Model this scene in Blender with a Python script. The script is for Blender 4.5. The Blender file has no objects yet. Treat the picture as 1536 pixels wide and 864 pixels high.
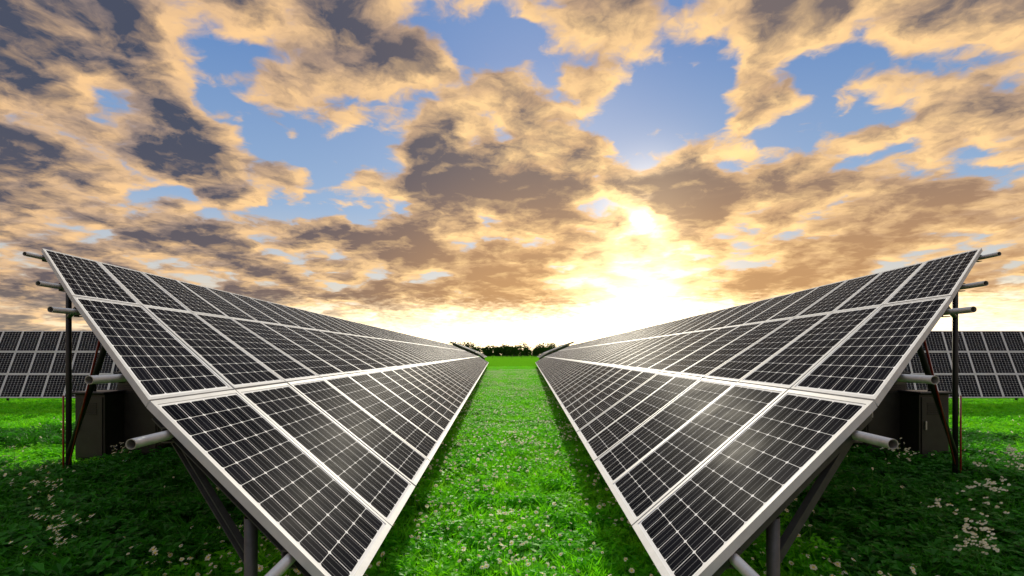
import bpy, math, random
import numpy as np
from mathutils import Vector, Matrix
random.seed(7); rng=np.random.default_rng(7)
sc=bpy.context.scene
sc.view_settings.view_transform='Standard'
try: sc.view_settings.look='None'
except Exception: pass
sc.view_settings.exposure=0

# ---------------------------------------------------------------- helpers
class NT:
    def __init__(s,tree): s.t=tree; s.n=tree.nodes; s.l=tree.links
    def node(s,ty,**k):
        n=s.n.new(ty)
        for a,b in k.items(): setattr(n,a,b)
        return n
    def put(s,sock,v):
        if v is None: return
        if isinstance(v,bpy.types.NodeSocket): s.l.new(v,sock)
        else:
            if isinstance(v,(tuple,list)) and sock.type=='RGBA' and len(v)==3: v=(*v,1)
            sock.default_value=v
    def m(s,op,a,b=None,c=None,clamp=False):
        n=s.node('ShaderNodeMath',operation=op,use_clamp=clamp)
        s.put(n.inputs[0],a); s.put(n.inputs[1],b); s.put(n.inputs[2],c)
        return n.outputs[0]
    def vm(s,op,a,b=None):
        n=s.node('ShaderNodeVectorMath',operation=op)
        s.put(n.inputs[0],a); s.put(n.inputs[1],b)
        return n.outputs['Value'] if op in('DOT_PRODUCT','LENGTH') else n.outputs[0]
    def smooth(s,x,lo,hi,a=0.,b=1.):
        n=s.node('ShaderNodeMapRange',interpolation_type='SMOOTHSTEP')
        s.put(n.inputs[0],x); s.put(n.inputs[1],lo); s.put(n.inputs[2],hi); s.put(n.inputs[3],a); s.put(n.inputs[4],b)
        return n.outputs[0]
    def mix(s,f,a,b,blend='MIX'):
        n=s.node('ShaderNodeMix',data_type='RGBA',blend_type=blend)
        s.put(n.inputs[0],f); s.put(n.inputs[6],a); s.put(n.inputs[7],b)
        return n.outputs[2]
    def noise(s,v,scale,detail=4,rough=.5,dist=0.):
        n=s.node('ShaderNodeTexNoise')
        s.put(n.inputs['Vector'],v); n.inputs['Scale'].default_value=scale
        n.inputs['Detail'].default_value=detail; n.inputs['Roughness'].default_value=rough
        n.inputs['Distortion'].default_value=dist
        return n.outputs[0]
    def comb(s,x,y,z):
        n=s.node('ShaderNodeCombineXYZ'); s.put(n.inputs[0],x); s.put(n.inputs[1],y); s.put(n.inputs[2],z)
        return n.outputs[0]
    def sep(s,v):
        n=s.node('ShaderNodeSeparateXYZ'); s.put(n.inputs[0],v); return n.outputs
    def ramp(s,f,pts):
        n=s.node('ShaderNodeValToRGB'); e=n.color_ramp.elements
        while len(e)<len(pts): e.new(.5)
        for el,(p,c) in zip(e,pts): el.position=p; el.color=(*c,1)
        s.put(n.inputs[0],f); return n.outputs[0]

def mat(name,color=(.5,.5,.5),rough=.5,metal=0.,spec=None):
    m=bpy.data.materials.new(name); m.use_nodes=True
    t=NT(m.node_tree); b=m.node_tree.nodes['Principled BSDF']
    b.inputs['Base Color'].default_value=(*color,1); b.inputs['Roughness'].default_value=rough
    b.inputs['Metallic'].default_value=metal
    if spec is not None: b.inputs['Specular IOR Level'].default_value=spec
    return m,t,b

def mesh_obj(name,verts,faces,mats,midx=None,parent=None,uvs=None,smooth=False):
    me=bpy.data.meshes.new(name); me.from_pydata([tuple(v) for v in verts],[],faces)
    for m in mats: me.materials.append(m)
    if midx is not None: me.polygons.foreach_set('material_index',midx)
    if smooth: me.polygons.foreach_set('use_smooth',[True]*len(me.polygons))
    if uvs is not None:
        l=me.uv_layers.new(name='UVMap'); l.data.foreach_set('uv',np.array(uvs,dtype=np.float32).ravel())
    me.update()
    o=bpy.data.objects.new(name,me); sc.collection.objects.link(o)
    if parent: o.parent=parent
    return o
def empty(name,loc=(0,0,0)):
    o=bpy.data.objects.new(name,None); o.location=loc; o.empty_display_size=.2
    sc.collection.objects.link(o); return o

# ---------------------------------------------------------------- sun direction
SUN_AZ=math.radians(3); SUN_EL=math.radians(24)
sun_dir=Vector((math.sin(SUN_AZ)*math.cos(SUN_EL),math.cos(SUN_AZ)*math.cos(SUN_EL),math.sin(SUN_EL)))
L=bpy.data.lights.new('sun','SUN'); L.energy=5.; L.angle=math.radians(3); L.color=(1,.92,.74)
so=bpy.data.objects.new('sun',L); sc.collection.objects.link(so)
so.rotation_euler=sun_dir.to_track_quat('Z','Y').to_euler()

# ---------------------------------------------------------------- world sky
w=bpy.data.worlds.new('World'); sc.world=w; w.use_nodes=True
try:
    w.cycles.sampling_method='MANUAL'; w.cycles.sample_map_resolution=512
except Exception: pass
t=NT(w.node_tree); t.n.clear()
out=t.node('ShaderNodeOutputWorld'); bg=t.node('ShaderNodeBackground'); t.l.new(bg.outputs[0],out.inputs[0])
tc=t.node('ShaderNodeTexCoord'); D=t.vm('NORMALIZE',tc.outputs['Generated'])
X,Y,Z=t.sep(D)
sky=t.node('ShaderNodeTexSky',sky_type='NISHITA'); sky.sun_disc=False
sky.sun_elevation=SUN_EL; sky.sun_rotation=SUN_AZ
nish=t.vm('SCALE',sky.outputs[0]); nish.node.inputs['Scale'].default_value=.08
Zc=t.m('MAXIMUM',Z,0.)
zc=t.m('ADD',Zc,.17)
px=t.m('DIVIDE',X,zc); py=t.m('DIVIDE',Y,zc)
wx=t.noise(t.comb(px,py,1.3),6.,4,.55); wy=t.noise(t.comb(px,py,9.1),6.,4,.55)
P=t.comb(t.m('MULTIPLY_ADD',wx,.13,px),t.m('MULTIPLY_ADD',wy,.13,py),1.3)
def soft(P):
    a=t.noise(P,2.1,2.,.5); b=t.noise(P,6.2,4.,.50)
    v=t.node('ShaderNodeTexVoronoi',voronoi_dimensions='2D',feature='SMOOTH_F1')
    t.put(v.inputs['Vector'],P); v.inputs['Scale'].default_value=4.6; v.inputs['Smoothness'].default_value=.4
    puff=t.m('SUBTRACT',.95,v.outputs['Distance'])
    s=t.m('ADD',t.m('MULTIPLY',a,.50),t.m('MULTIPLY',b,.36))
    return t.m('ADD',s,t.m('MULTIPLY',puff,.15))
sa=soft(P); sb=soft(t.vm('ADD',P,(.014,.06,0.)))
fine=t.m('SUBTRACT',t.noise(P,19.,6,.6),.5)
n=t.m('ADD',sa,t.m('MULTIPLY',fine,.12))
def dirv(u,v):
    d=Vector(((u-768)/768,1,(532-v)/768)); d.normalize(); return tuple(d)
def blob(u,v,r0,r1):
    dt=t.vm('DOT_PRODUCT',D,dirv(u,v))
    return t.smooth(dt,math.cos(r1),math.cos(r0))
bias=t.m('MULTIPLY',blob(60,200,.05,.6),.055)
for (u,v,r,a) in [(540,200,.17,-.09),(1030,125,.17,-.05),(350,15,.14,-.07),(440,265,.12,-.08),(700,150,.13,-.06),(1290,50,.25,.03),(800,60,.24,.05),(680,235,.11,.09),(860,270,.11,.05),(1060,275,.11,.10),(1135,145,.07,.07),(700,410,.28,.07),(450,130,.12,.05),(1220,180,.13,-.05),(1300,260,.16,.03),(1200,420,.28,.03),(980,385,.14,.03)]:
    bias=t.m('ADD',bias,t.m('MULTIPLY',blob(u,v,.01,r),a))
n=t.m('ADD',t.m('ADD',n,bias),-.008)
mask=t.smooth(n,.43,.505)
core=t.smooth(n,.455,.65)
lit=t.m('MULTIPLY_ADD',t.m('SUBTRACT',sa,sb),6.2,.44,clamp=True)
S=dirv(950,464)
sd=t.m('MAXIMUM',t.vm('DOT_PRODUCT',D,S),0.)
g_w=t.m('POWER',sd,6.); g_m=t.m('POWER',sd,40.); g_t=t.m('POWER',sd,260.)
g_2=t.m('POWER',t.m('MAXIMUM',t.vm('DOT_PRODUCT',D,dirv(978,312)),0.),350.)
base=t.ramp(Zc,[(0,(1.,.80,.50)),(.06,(.94,.74,.47)),(.14,(.66,.65,.62)),(.26,(.30,.45,.68)),(.50,(.11,.25,.56))])
base=t.mix(.12,base,nish)
rimb=t.mix(g_w,(1.0,.62,.29),(1.35,.90,.38))
rimd=t.mix(g_w,(.50,.35,.26),(.88,.52,.22))
rim=t.mix(lit,rimd,rimb)
lowf=t.smooth(Zc,.11,.38,1.,0.)
corec=t.mix(t.m('MULTIPLY',lowf,t.m('MULTIPLY_ADD',g_w,.4,.6)),(.150,.130,.138),(.68,.35,.125))
corec=t.mix(t.m('MULTIPLY',g_w,.35),corec,(.42,.25,.13))
corec=t.mix(t.m('MULTIPLY',blob(40,150,.1,.75),.85),corec,(.052,.064,.104))
shade=t.m('MULTIPLY_ADD',core,1.25,t.m('MULTIPLY_ADD',lit,-.70,.18))
shade=t.m('ADD',shade,t.m('MULTIPLY',fine,.75),clamp=True)
cl=t.mix(shade,rim,corec)
cl=t.mix(t.smooth(Z,.62,.85,0.,.9),cl,(1.2,1.2,1.16))  # overhead sky, out of view, brightened to light the grass and flowers
colr=t.mix(t.m('MULTIPLY',mask,.96),base,cl)
thin=t.m('SUBTRACT',1.,t.m('MULTIPLY',core,.8))
def addc(c,f,col,k):
    v=t.vm('SCALE',col); 
    t.put(v.node.inputs['Scale'],t.m('MULTIPLY',f,k)); return t.vm('ADD',c,v)
colr=addc(colr,t.m('MULTIPLY',g_m,thin),(1.,.60,.22),.45)
colr=addc(colr,t.m('MULTIPLY',g_t,thin),(1.,.82,.5),1.2)
colr=addc(colr,g_t,(1.,.80,.45),1.7)
colr=addc(colr,t.m('MULTIPLY',g_2,thin),(1.,.78,.45),.7)
strip=t.m('MULTIPLY',t.smooth(t.m('MULTIPLY_ADD',fine,.06,Zc),.02,.115,1.,0.),t.m('POWER',sd,5.))
colr=addc(colr,strip,(1.,.84,.54),3.2)
t.l.new(colr,bg.inputs[0]); bg.inputs[1].default_value=1.

# ---------------------------------------------------------------- materials
mPV,t,b=mat('pv_glass',(.01,.01,.012),.5)
uv=t.node('ShaderNodeUVMap').outputs[0]; u_,v_,_=t.sep(uv)
NX,NY=6,10
cu=t.m('MULTIPLY',t.m('MULTIPLY_ADD',u_,1.03,-.015),NX); cv=t.m('MULTIPLY',t.m('MULTIPLY_ADD',v_,1.024,-.012),NY)
def near(x): return t.m('ABSOLUTE',t.m('SUBTRACT',t.m('FRACT',t.m('ADD',x,.5)),.5))
du=near(cu); dv=near(cv)
lu=t.m('LESS_THAN',du,.016); lv=t.m('LESS_THAN',dv,.011)
dia=t.m('LESS_THAN',t.m('ADD',du,dv),.10)
bus=t.m('LESS_THAN',near(t.m('MULTIPLY_ADD',cu,3.,.5)),.026)
outu=t.m('MAXIMUM',t.m('LESS_THAN',cu,0.),t.m('GREATER_THAN',cu,float(NX)))
outv=t.m('MAXIMUM',t.m('LESS_THAN',cv,0.),t.m('GREATER_THAN',cv,float(NY)))
line=t.m('MAXIMUM',t.m('MAXIMUM',lu,lv),t.m('MAXIMUM',dia,t.m('MAXIMUM',outu,outv)))
geo=t.node('ShaderNodeNewGeometry')
cellid=t.node('ShaderNodeTexWhiteNoise',noise_dimensions='3D')
t.put(cellid.inputs['Vector'],t.comb(t.m('FLOOR',cu),t.m('FLOOR',cv),geo.outputs['Random Per Island']))
cellc=t.mix(cellid.outputs[0],(.003,.0035,.006),(.008,.0085,.013))
dust=t.noise(geo.outputs['Position'],2.2,6,.6)
cellc=t.mix(t.smooth(dust,.4,.8,0.,.05),cellc,(.10,.10,.10))
c=t.mix(t.m('MULTIPLY',bus,.40),cellc,(.46,.47,.49))
c=t.mix(line,c,(.72,.73,.74))
t.put(b.inputs['Base Color'],c)
t.put(b.inputs['Roughness'],t.smooth(dust,.3,.75,.30,.44))
b.inputs['IOR'].default_value=1.012
mFR,t,b=mat('anodised_aluminium',(.62,.63,.64),.55,.0,.15)
geo=t.node('ShaderNodeNewGeometry'); nz=t.noise(geo.outputs['Position'],9,4,.6)
t.put(b.inputs['Base Color'],t.mix(nz,(.40,.41,.42),(.60,.61,.62)))
mGS,t,b=mat('galvanised_steel',(.42,.43,.44),.42,.6)
geo=t.node('ShaderNodeNewGeometry'); nz=t.noise(geo.outputs['Position'],18,5,.65)
t.put(b.inputs['Base Color'],t.mix(nz,(.26,.27,.28),(.66,.67,.68))); t.put(b.inputs['Roughness'],t.smooth(nz,.3,.7,.35,.6))
mBS,t,b=mat('backsheet',(.08,.08,.085),.6)
mDK,t,b=mat('dark_painted_steel',(.022,.024,.026),.5,.3)
mRD,t,b=mat('red_cable',(.25,.02,.015),.5)
mCB,t,b=mat('cabinet_paint',(.035,.038,.035),.45)
geo=t.node('ShaderNodeNewGeometry'); nz=t.noise(geo.outputs['Position'],6,5,.6)
t.put(b.inputs['Base Color'],t.mix(nz,(.010,.011,.010),(.035,.037,.035)))
mDS,t,b=mat('weathered_brace_steel',(.10,.105,.11),.5,.4)
geo=t.node('ShaderNodeNewGeometry'); nz=t.noise(geo.outputs['Position'],14,5,.6)
t.put(b.inputs['Base Color'],t.mix(nz,(.035,.038,.04),(.12,.125,.13)))

# ---------------------------------------------------------------- array builder
def modules(parent,rails,step,cols,name='pv_modules',fw=.030,gap=.009,thick=.045):
    V=[];F=[];MI=[];UV=[]
    step=Vector(step)
    for r in range(len(rails)-1):
        T=Vector(rails[r]); B=Vector(rails[r+1]); e=(B-T); Ls=e.length; en=e/Ls; ws=step.length; sn=step/ws
        nrm=sn.cross(-en); 
        if nrm.z<0: nrm=-nrm
        nrm.normalize()
        for i in range(cols):
            jit=random.uniform(-.004,.004)
            O=T+step*i+nrm*jit
            def pt(a,bb,h=0.): return O+sn*a+en*bb+nrm*h
            a0,a1=gap,ws-gap; b0,b1=gap*1.3,Ls-gap*1.3
            k=len(V)
            outer=[(a0,b0),(a1,b0),(a1,b1),(a0,b1)]
            fw2=fw*1.4
            inner=[(a0+fw,b0+fw2),(a1-fw,b0+fw2),(a1-fw,b1-fw2),(a0+fw,b1-fw2)]
            V+= [pt(*p) for p in outer]+[pt(*p) for p in inner]+[pt(p[0],p[1],-.004) for p in inner]+[pt(p[0],p[1],-thick) for p in outer]
            def add(f,mi,uvv=None):
                if uvv is None: uvv=[(0,0)]*len(f)
                F.append([k+q for q in f]); MI.append(mi); UV.extend(uvv)
            for q in range(4):
                q2=(q+1)%4
                add((q,q2,4+q2,4+q),0); add((4+q,4+q2,8+q2,8+q),0); add((12+q,12+q2,q2,q),0)
            add((8,9,10,11),1,[(0,1),(1,1),(1,0),(0,0)])
            add((15,14,13,12),2)
    return mesh_obj(name,V,F,[mFR,mPV,mBS],MI,parent,UV)
def tube(parent,a,bb,r=.035,name='tube',m=None,seg=14):
    a=Vector(a); bb=Vector(bb); d=(bb-a).normalized()
    x=d.orthogonal().normalized(); y=d.cross(x)
    V=[];F=[]
    ri=r*.86
    for (p,rr) in ((a,r),(bb,r),(a,ri),(bb,ri)):
        for q in range(seg):
            an=2*math.pi*q/seg; V.append(p+x*math.cos(an)*rr+y*math.sin(an)*rr)
    for q in range(seg):
        q2=(q+1)%seg
        F.append((q,q2,seg+q2,seg+q)); F.append((2*seg+q2,2*seg+q,3*seg+q,3*seg+q2))
        F.append((q2,q,2*seg+q,2*seg+q2)); F.append((seg+q,seg+q2,3*seg+q2,3*seg+q))
    o=mesh_obj(name,V,F,[m or mGS],None,parent)
    for i,p in enumerate(o.data.polygons):
        if i%4==0: p.use_smooth=True
    return o
def beam(parent,a,bb,wd=.06,hg=.08,name='beam',m=None):
    a=Vector(a); bb=Vector(bb); d=(bb-a).normalized()
    up=Vector((0,0,1)) if abs(d.z)<.95 else Vector((0,1,0))
    x=d.cross(up).normalized(); y=x.cross(d)
    V=[];F=[]
    tck=.008
    sec=[(-wd/2,-hg/2),(wd/2,-hg/2),(wd/2,-hg/2+tck),(-wd/2+tck,-hg/2+tck),(-wd/2+tck,hg/2-tck),(wd/2,hg/2-tck),(wd/2,hg/2),(-wd/2,hg/2)]
    for p in (a,bb):
        for s in sec: V.append(p+x*s[0]+y*s[1])
    for q in range(8):
        q2=(q+1)%8; F.append((q,q2,8+q2,8+q))
    F.append((0,1,2,3)); F.append((0,3,4,7)); F.append((4,5,6,7))
    F.append((11,10,9,8)); F.append((15,12,11,8)); F.append((15,14,13,12))
    return mesh_obj(name,V,F,[m or mGS],None,parent)

H=1.9
RAILS=[(-6.52,7.1,3.38),(-4.30,5.0,2.48),(-2.13,3.0,1.634),(-.728,2.3,.79)]
STEP=(-28/768,1.,0.)
def mir(p,s): return (p[0]*s,p[1],p[2])
def table(s,cols,i0=0,near_detail=False,zoff=0.,xoff=0.):
    E=empty('solar_panel_array')
    st=Vector(mir(STEP,s)); rl=[Vector(mir(r,s))+st*i0+Vector((xoff*s,0,zoff)) for r in RAILS]
    modules(E,rl,st,cols)
    k=0
    for r,(fa,fb) in enumerate([(.04,.68),(.07,.74),(.10,.74)]):
        for f in (fa,fb):
            k+=1
            p=rl[r].lerp(rl[r+1],f)+Vector((0,0,-.115))
            tube(E,p-st*.27,p+st*(cols+.25),.028,'purlin_tube_%d'%k)
            for i in range(min(cols,14)):
                q=p+st*(i+.0)
                if i==0: q=p+st*.03
                beam(E,q,q+st*.06,.075,.09,'clamp',mDS if i==0 else mGS)
    i=.45; kk=0
    while i<cols:
        a=rl[0]+st*i; b1=rl[1]+st*i; c1=rl[2]+st*i; d1=rl[3]+st*i
        dz=Vector((0,0,-.20))
        beam(E,a+dz,b1+dz,.06,.09,'rafter',mDS); beam(E,b1+dz,c1+dz,.06,.09,'rafter',mDS); beam(E,c1+dz,d1.lerp(c1,.12)+dz,.06,.09,'rafter',mDS)
        rp=a+dz; tube(E,rp,(rp.x,rp.y,-.1),.035,'rear_leg',mDK)
        if kk>0 or not near_detail:
            rp=b1.lerp(c1,.6)+dz; tube(E,rp,(rp.x,rp.y,-.1),.04,'middle_leg',mDK)
            rp=c1.lerp(d1,.62)+dz; tube(E,rp,(rp.x,rp.y,-.1),.035,'front_leg',mDS)
        if kk<4:
            tube(E,(a.x,a.y,.45),b1.lerp(c1,.1)+dz,.03,'brace',mDK)
            tube(E,(a.x,a.y,2.45),a.lerp(b1,.6)+dz,.03,'brace_upper',mDK)
        kk+=1; i+=3.2
    if near_detail:
        a=rl[0]+st*.45
        tube(E,(a.x+.05*s,a.y-.05,.3),(rl[1]+st*.45+Vector((0,-.06,-.33))),.012,'cable',mRD,8)
        tube(E,(a.x-.045*s,a.y-.04,.0),(a.x-.045*s,a.y-.04,1.3),.012,'cable',mRD,8)
        f=rl[2].lerp(rl[3],.52)+st*.12+Vector((0,0,-.17))
        tube(E,f,(f.x,f.y,-.1),.034,'front_leg',mDS)
        beam(E,rl[2].lerp(rl[3],.06)+st*.1+Vector((0,0,-.12)),(f.x,f.y,.78),.04,.05,'front_brace',mDS)
        beam(E,rl[2]+st*.06+Vector((0,0,-.1)),rl[3].lerp(rl[2],.1)+st*.06+Vector((0,0,-.1)),.03,.045,'end_rafter',mDS)
    return E
for s in (1,-1):
    table(s,70,0,True)
for s in (1,-1):
    table(s,34,74,False,.7,-.7)

for s in (1,-1):
    E=empty('solar_panel_array')
    top=Vector((-46*s,21.2,2.86)); bot=Vector((-45.1*s,19.3,.33))
    rl=[top.lerp(bot,f) for f in (0,1/3,2/3,1)]
    st=Vector((.80*s,-.02,0)); n_=41
    modules(E,rl,st,n_,fw=.018,gap=.007)
    for f in (.12,.45,.8):
        p=top.lerp(bot,f)+Vector((0,.1,-.1)); tube(E,p,p+st*n_,.04,'purlin_tube')
    for i in range(1,n_,4):
        a=top.lerp(bot,.12)+st*i+Vector((0,.15,-.1)); tube(E,a,(a.x,a.y,-.1),.04,'rear_leg',mDK)
        a=top.lerp(bot,.8)+st*i+Vector((0,.15,-.1)); tube(E,a,(a.x,a.y,-.1),.04,'front_leg',mDK)

# ---------------------------------------------------------------- inverter cabinets
def boxm(parent,name,x0,x1,y0,y1,z0,z1,m,bev=.015):
    V=[(x,y,z) for z in (z0,z1) for y in (y0,y1) for x in (x0,x1)]
    F=[(0,2,3,1),(4,5,7,6),(0,1,5,4),(2,6,7,3),(0,4,6,2),(1,3,7,5)]
    o=mesh_obj(name,V,F,[m],None,parent)
    if bev:
        md=o.modifiers.new('b','BEVEL'); md.width=bev; md.segments=2
    return o
for s in (1,-1):
    for (cx,cy,wd,dp,h,zb) in ((-7.05,8.55,.50,.45,1.18,.06),(-6.58,9.0,.72,.5,1.5,.05)):
        C=empty('inverter_cabinet')
        x0,x1=sorted(((cx-wd/2)*s,(cx+wd/2)*s))
        boxm(C,'body',x0,x1,cy,cy+dp,zb+.08,zb+h,mCB)
        boxm(C,'door',x0+.03,x1-.03,cy-.02,cy-.001,zb+.12,zb+h-.05,mCB,.006)
        boxm(C,'rain_hood',x0-.03,x1+.03,cy-.06,cy+dp+.03,zb+h+.002,zb+h+.04,mDK)
        boxm(C,'plinth',x0+.04,x1-.04,cy+.03,cy+dp-.03,-.05,zb+.079,mDK)
        boxm(C,'handle',x0+.07,x0+.095,cy-.05,cy-.021,zb+h*.5,zb+h*.5+.14,mGS,.004)
        for q in range(6):
            boxm(C,'vent_slat',x0+.12,x1-.12,cy-.032,cy-.021,zb+h-.16-q*.035,zb+h-.145-q*.035,mDK,0)
        tube(C,((x0+x1)/2,cy+.1,zb+h-.02),((x0+x1)/2,cy+.1,zb+h+.5),.025,'conduit',mDK)

# ---------------------------------------------------------------- ground
def gmat():
    m,t,b=mat('meadow_ground',(.03,.1,.01),1.,0,0.)
    geo=t.node('ShaderNodeNewGeometry'); p=geo.outputs['Position']; X,Y,Z=t.sep(p)
    a=t.noise(p,.35,6,.6); c=t.noise(p,9,6,.65)
    soil=t.mix(c,(.010,.025,.004),(.025,.08,.008))
    far=t.mix(a,(.06,.28,.008),(.15,.40,.012))
    far=t.mix(t.smooth(t.noise(p,1.7,5,.6),.5,.7),far,(.035,.18,.006))
    f=t.smooth(Y,30.,70.)
    t.put(b.inputs['Base Color'],t.mix(f,soil,far))
    bp=t.node('ShaderNodeBump'); bp.inputs['Strength'].default_value=.8; bp.inputs['Distance'].default_value=.08
    t.put(bp.inputs['Height'],c); t.l.new(bp.outputs[0],b.inputs['Normal'])
    return m
mG=gmat()
mesh_obj('meadow_ground',[(-4000,-300,0),(4000,-300,0),(4000,6000,0),(-4000,6000,0)],[(0,1,2,3)],[mG])

def leafmat(name,c0,c1,c2,tr=.45,tc=(.22,.80,.01),spec=.2):
    m=bpy.data.materials.new(name); m.use_nodes=True; t=NT(m.node_tree); t.n.clear()
    out=t.node('ShaderNodeOutputMaterial'); geo=t.node('ShaderNodeNewGeometry')
    p=geo.outputs['Position']
    big=t.noise(p,.9,3,.6); r=geo.outputs['Random Per Island']
    c=t.mix(r,c0,c1); c=t.mix(t.smooth(big,.42,.68,0.,.75),c,c2)
    d=t.node('ShaderNodeBsdfPrincipled'); t.put(d.inputs['Base Color'],c); d.inputs['Roughness'].default_value=.55; d.inputs['Specular IOR Level'].default_value=spec
    tn=t.node('ShaderNodeBsdfTranslucent'); t.put(tn.inputs[0],t.mix(.6,c,tc))
    mx=t.node('ShaderNodeMixShader'); mx.inputs[0].default_value=tr
    t.l.new(d.outputs[0],mx.inputs[1]); t.l.new(tn.outputs[0],mx.inputs[2]); t.l.new(mx.outputs[0],out.inputs[0])
    return m
mGrass=leafmat('grass_blade',(.05,.36,.004),(.20,.66,.010),(.36,.70,.015),.5)
mLeaf=leafmat('clover_leaf',(.03,.26,.004),(.14,.62,.010),(.22,.58,.010),.5)
mGrassD=leafmat('painted_shade_blade',(.014,.11,.004),(.06,.30,.008),(.04,.22,.006),.38,(.06,.34,.01))  # darker greens: shade around the tables put into the blade colour
mLeafD=leafmat('painted_shade_weed_leaf',(.010,.095,.005),(.04,.26,.010),(.025,.18,.006),.38,(.06,.34,.01))  # dark weed leaves, with shade painted into their green as well
mPetal=leafmat('white_petal',(.82,.80,.62),(.92,.91,.80),(.88,.86,.70),.45,(.95,.93,.78),.1)
mYel,_,_=mat('yellow_disc',(.80,.62,.08),.7)
mStem,_,_=mat('flower_stem',(.07,.22,.02),.7)

def patch_mesh(name,size,nb,nl,seed,hs=1.,mats=None,lw=1.):
    r=np.random.default_rng(seed); V=[];F=[];MI=[]
    clx=r.uniform(0,size,(45,2)); clh=r.uniform(.7,1.8,45)
    for i in range(nb):
        hh=1.
        if r.random()<.55:
            q=r.integers(45); c=clx[q]+r.normal(0,.07,2); hh=clh[q]
        else: c=r.uniform(0,size,2)
        x,y=c[0]-size/2,c[1]-size/2
        h=r.uniform(.05,.14)*hs*hh; wd=r.uniform(.004,.012); an=r.uniform(0,2*math.pi); la=r.uniform(0,2*math.pi); ln=h*r.uniform(.3,1.)
        ax,ay=math.cos(an)*wd,math.sin(an)*wd; lx,ly=math.cos(la)*ln,math.sin(la)*ln
        k=len(V)
        V+=[(x-ax,y-ay,-.01),(x+ax,y+ay,-.01),(x+ax*.8+lx*.35,y+ay*.8+ly*.35,h*.62),(x-ax*.8+lx*.35,y-ay*.8+ly*.35,h*.62),(x+lx,y+ly,h)]
        F+=[(k,k+1,k+2,k+3),(k+3,k+2,k+4)]; MI+=[0,0]
    lc=r.uniform(-size/2,size/2,(60,2))
    for i in range(nl):
        if r.random()<.55: x,y=lc[r.integers(60)]+r.normal(0,.055,2); h=r.uniform(.05,.18)*hs
        else: x,y=r.uniform(-size/2,size/2,2); h=r.uniform(.03,.10)*hs
        an=r.uniform(0,2*math.pi)
        ln=r.uniform(.03,.08)*lw; wd=ln*.36; tl=r.uniform(-.35,.8)
        dx,dy=math.cos(an),math.sin(an); sx,sy=-dy,dx
        k=len(V)
        V+=[(x,y,h),(x+dx*ln*.55+sx*wd,y+dy*ln*.55+sy*wd,h+ln*.55*tl+.008),(x+dx*ln,y+dy*ln,h+ln*tl*.7),(x+dx*ln*.55-sx*wd,y+dy*ln*.55-sy*wd,h+ln*.55*tl+.008)]
        F+=[(k,k+1,k+2),(k,k+2,k+3)]; MI+=[1,1]
    me=bpy.data.meshes.new(name); me.from_pydata(V,[],F)
    for m in (mats or (mGrass,mLeaf)): me.materials.append(m)
    me.polygons.foreach_set('material_index',MI); me.update(); return me
def daisy_mesh(name,size,nf,seed,hs=1.):
    r=np.random.default_rng(seed); V=[];F=[];MI=[]
    cl=r.uniform(-size/2,size/2,(7,2))
    for i in range(nf):
        if r.random()<.6:
            c=cl[r.integers(7)]+r.normal(0,.17,2)
        else: c=r.uniform(-size/2,size/2,2)
        x,y=c; h=r.uniform(.15,.28)*hs; R=r.uniform(.011,.028)
        tx,ty=r.normal(0,.45,2)-np.array([0,.4]); nrm=Vector((tx,ty,1)).normalized(); a=nrm.orthogonal().normalized(); b=nrm.cross(a)
        c=Vector((x,y,h)); k=len(V)
        V+=[(x-.002,y,0),(x+.002,y,0),tuple(c+Vector((.002,0,-.002))),tuple(c+Vector((-.002,0,-.002)))]; F.append((k,k+1,k+2,k+3)); MI.append(2)
        npet=9; off=r.uniform(0,1); cup=r.uniform(-.3,.35)
        for q in range(npet):
            if r.random()<.08: continue
            an=2*math.pi*(q+off)/npet; d=a*math.cos(an)+b*math.sin(an); s=nrm.cross(d); Rq=R*r.uniform(.85,1.1)
            k=len(V); wd=R*.33
            V+=[tuple(c+d*R*.2),tuple(c+d*Rq*.7+s*wd+nrm*R*cup*.6),tuple(c+d*Rq+nrm*R*(cup-.1)),tuple(c+d*Rq*.7-s*wd+nrm*R*cup*.6)]
            F.append((k,k+1,k+2,k+3)); MI.append(0)
        k=len(V); V+=[tuple(c+nrm*.005)]+[tuple(c+(a*math.cos(q*math.pi/3)+b*math.sin(q*math.pi/3))*R*.34+nrm*.0025) for q in range(6)]
        for q in range(6): F.append((k,k+1+q,k+1+(q+1)%6)); MI.append(1)
    me=bpy.data.meshes.new(name); me.from_pydata(V,[],F)
    for m in (mPetal,mYel,mStem): me.materials.append(m)
    me.polygons.foreach_set('material_index',MI); me.update(); return me
PS=2.0
GM=[patch_mesh('grass_patch_%d'%i,PS,6000,4600,10+i) for i in range(4)]
GD=[patch_mesh('painted_shade_weed_patch_%d'%i,PS,5000,4200,30+i,1.35,(mGrassD,mLeafD),1.4) for i in range(3)]  # taller dark weeds whose colours also carry painted shade
DM=[daisy_mesh('daisy_patch_%d'%i,PS,n_,40+i) for i,n_ in enumerate((10,90,150,220))]
GE=empty('meadow_grass'); DE=empty('daisy_flowers')
def place(me,par,x,y,nm,sz=1.):
    o=bpy.data.objects.new(nm,me); sc.collection.objects.link(o); o.parent=par
    o.location=(x,y,0); o.rotation_euler=(0,0,random.choice((0,1,2,3))*math.pi/2+random.uniform(-.1,.1)); o.scale=(1.06,1.06,sz)
yy=1.5
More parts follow.
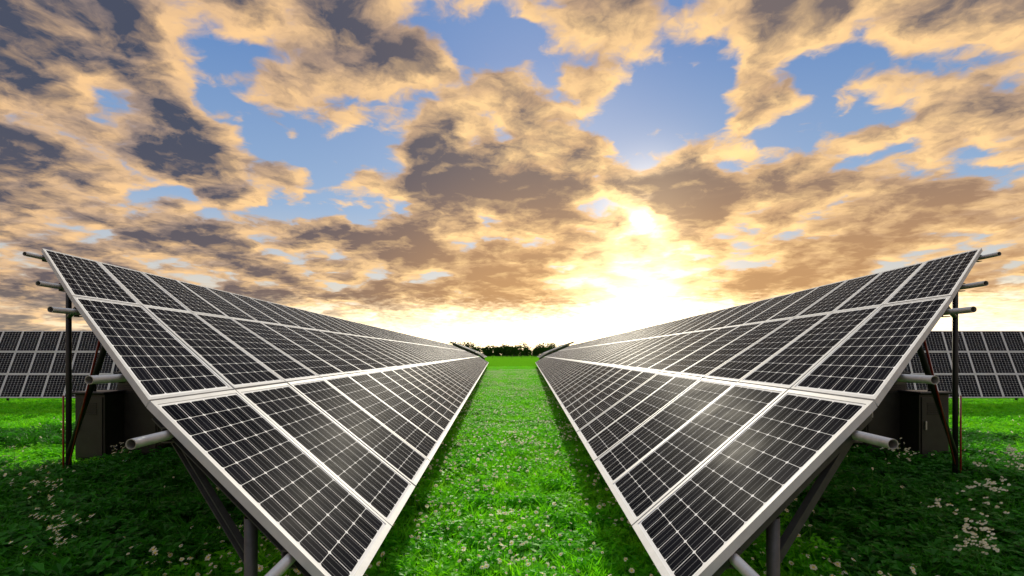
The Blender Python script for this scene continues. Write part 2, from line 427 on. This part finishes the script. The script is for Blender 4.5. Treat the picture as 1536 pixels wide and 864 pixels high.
while yy<75:
    hw=min(yy*1.08+2,30 if yy<26 else 7.)
    xx=-math.ceil(hw/1.9)*1.9
    while xx<=hw:
        ax=abs(xx)
        dark = ax>2.4+.05*yy and yy<12.5  # under and outside the near tables: plants with shade in their colour
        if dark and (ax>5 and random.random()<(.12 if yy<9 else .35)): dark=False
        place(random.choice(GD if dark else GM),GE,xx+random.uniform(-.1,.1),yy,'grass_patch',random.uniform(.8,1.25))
        if ax<2.6+.03*yy and yy<60:
            ob=bpy.data.objects.new('daisy_patch',DM[random.choice((1,2,2,3,3))]); sc.collection.objects.link(ob); ob.parent=DE
            ob.location=(xx+random.uniform(-.3,.3),yy+random.uniform(-.3,.3),0); ob.rotation_euler=(0,0,random.uniform(-.5,.5)); ob.scale=(1.1,1.1,random.uniform(.8,1.1))
        elif yy<13 and ax>3.5:
            if random.random()<.4: place(DM[0],DE,xx,yy,'daisy_patch',1.4)
        xx+=1.9
    yy+=1.9

def wildflower(x,y,h,seed):
    r=random.Random(seed); V=[];F=[];MI=[]
    def stem(a,b,w):
        a=Vector(a);b=Vector(b); k=len(V)
        V.extend([a+Vector((-w,0,0)),a+Vector((w,0,0)),b+Vector((w*.6,0,0)),b+Vector((-w*.6,0,0)),a+Vector((0,-w,0)),a+Vector((0,w,0)),b+Vector((0,w*.6,0)),b+Vector((0,-w*.6,0))])
        F.extend([(k,k+1,k+2,k+3),(k+4,k+5,k+6,k+7)]); MI.extend([2,2])
    def head(c,R):
        for q in range(r.randint(2,5)):
            p=Vector(c)+Vector((r.uniform(-R,R),r.uniform(-R,R),r.uniform(-R*.5,R*.5))); s=r.uniform(.009,.018); k=len(V)
            V.extend([p+Vector((s*math.cos(t_),s*math.sin(t_)*.8,s*.5*math.sin(t_+1))) for t_ in [i*math.pi/3 for i in range(6)]]+[p+Vector((0,0,.004))])
            for i in range(6): F.append((k+6,k+i,k+(i+1)%6)); MI.append(0)
            V.extend([p+Vector((.004,-.004,.007)),p+Vector((-.004,-.004,.007)),p+Vector((0,-.003,.013))]); F.append((k+7,k+8,k+9)); MI.append(1)
    for _ in range(r.randint(3,5)):
        b=Vector((r.uniform(-.1,.1),r.uniform(-.1,.1),0)); tip=b+Vector((r.uniform(-.22,.22),r.uniform(-.2,.2),h*r.uniform(.65,1)))
        mid=b.lerp(tip,.5)+Vector((r.uniform(-.03,.03),0,0)); stem(b,mid,.0035); stem(mid,tip,.0025); head(tip,.03)
        for _ in range(4):
            p=b.lerp(tip,r.uniform(.4,.95)); q=p+Vector((r.uniform(-.12,.12),r.uniform(-.1,.1),r.uniform(.04,.14))); stem(p,q,.002); head(q,.022)
        for _ in range(9):
            p=b.lerp(tip,r.uniform(.05,.7)); d=Vector((r.uniform(-1,1),r.uniform(-1,1),r.uniform(.1,.6))).normalized()*r.uniform(.04,.09); s=d.cross(Vector((0,0,1))).normalized()*.008
            k=len(V); V.extend([p,p+d*.5+s,p+d,p+d*.5-s]); F.append((k,k+1,k+2,k+3)); MI.append(2)
    o=mesh_obj('wildflower_plant',V,F,[mPetal,mYel,mStem],MI); o.location=(x,y,0)
for s in (1,-1):
    for j,(x,y,h) in enumerate([(-3.9,4.45,.42),(-4.1,4.7,.5),(-5.6,5.9,.85),(-4.9,5.3,.7),(-7.2,7.3,.6),(-6.2,8.1,.5)]):
        wildflower(x*s,y,h,j+(0 if s==1 else 20))

# ---------------------------------------------------------------- distant trees and fence
mTr=leafmat('tree_foliage',(.010,.030,.006),(.03,.07,.012),(.015,.045,.008),.12,(.03,.08,.01),0.)
mTk,_,_=mat('bark',(.05,.04,.03),.9)
r=np.random.default_rng(5); V=[];F=[];MI=[]
for i in range(330):
    x=r.uniform(-230,230); y=r.uniform(520,640); h=r.choice([r.uniform(6,10),r.uniform(9,14),r.uniform(12,17)])*(1.+.15*math.sin(x*.06)); R=h*r.uniform(.4,.65)
    k=len(V); V+=[(x-.35,y,-.5),(x+.35,y,-.5),(x+.15,y,h*.6),(x-.15,y,h*.6)]; F.append((k,k+1,k+2,k+3)); MI.append(1)
    cl=[(x+r.normal(0,R*.5),y+r.normal(0,R*.3),h*r.uniform(.15,.85),R*r.uniform(.3,.55)) for _ in range(8)]
    for c in cl:
        for _ in range(45):
            d=r.normal(0,1,3); d/=np.linalg.norm(d); rr=c[3]*r.uniform(.5,1.1)
            p=np.array(c[:3])+d*rr; p[2]=max(p[2],.1); s=r.uniform(.4,.9)
            a=r.normal(0,1,3); a/=np.linalg.norm(a); b=np.cross(a,d); b/=np.linalg.norm(b)+1e-6
            k=len(V); V+=[tuple(p+a*s),tuple(p+b*s*.7),tuple(p-a*s),tuple(p-b*s*.7)]; F.append((k,k+1,k+2,k+3)); MI.append(0)
mesh_obj('distant_trees',V,F,[mTr,mTk],MI)
FE=empty('wire_fence')
for i in range(-14,15):
    tube(FE,(i*5,260,0),(i*5,260,1.5),.07,'post',mDK,6)
for z in (.4,.9,1.4): tube(FE,(-70,260,z),(70,260,z),.035,'wire',mDK,6)

# ---------------------------------------------------------------- camera
cd=bpy.data.cameras.new('camera'); cd.lens=18; cd.sensor_width=36; cd.shift_y=100/1536; cd.clip_end=10000; cd.clip_start=.05
co=bpy.data.objects.new('camera',cd); sc.collection.objects.link(co)
co.location=(0,0,H); co.rotation_euler=(math.pi/2,0,0)
sc.camera=co
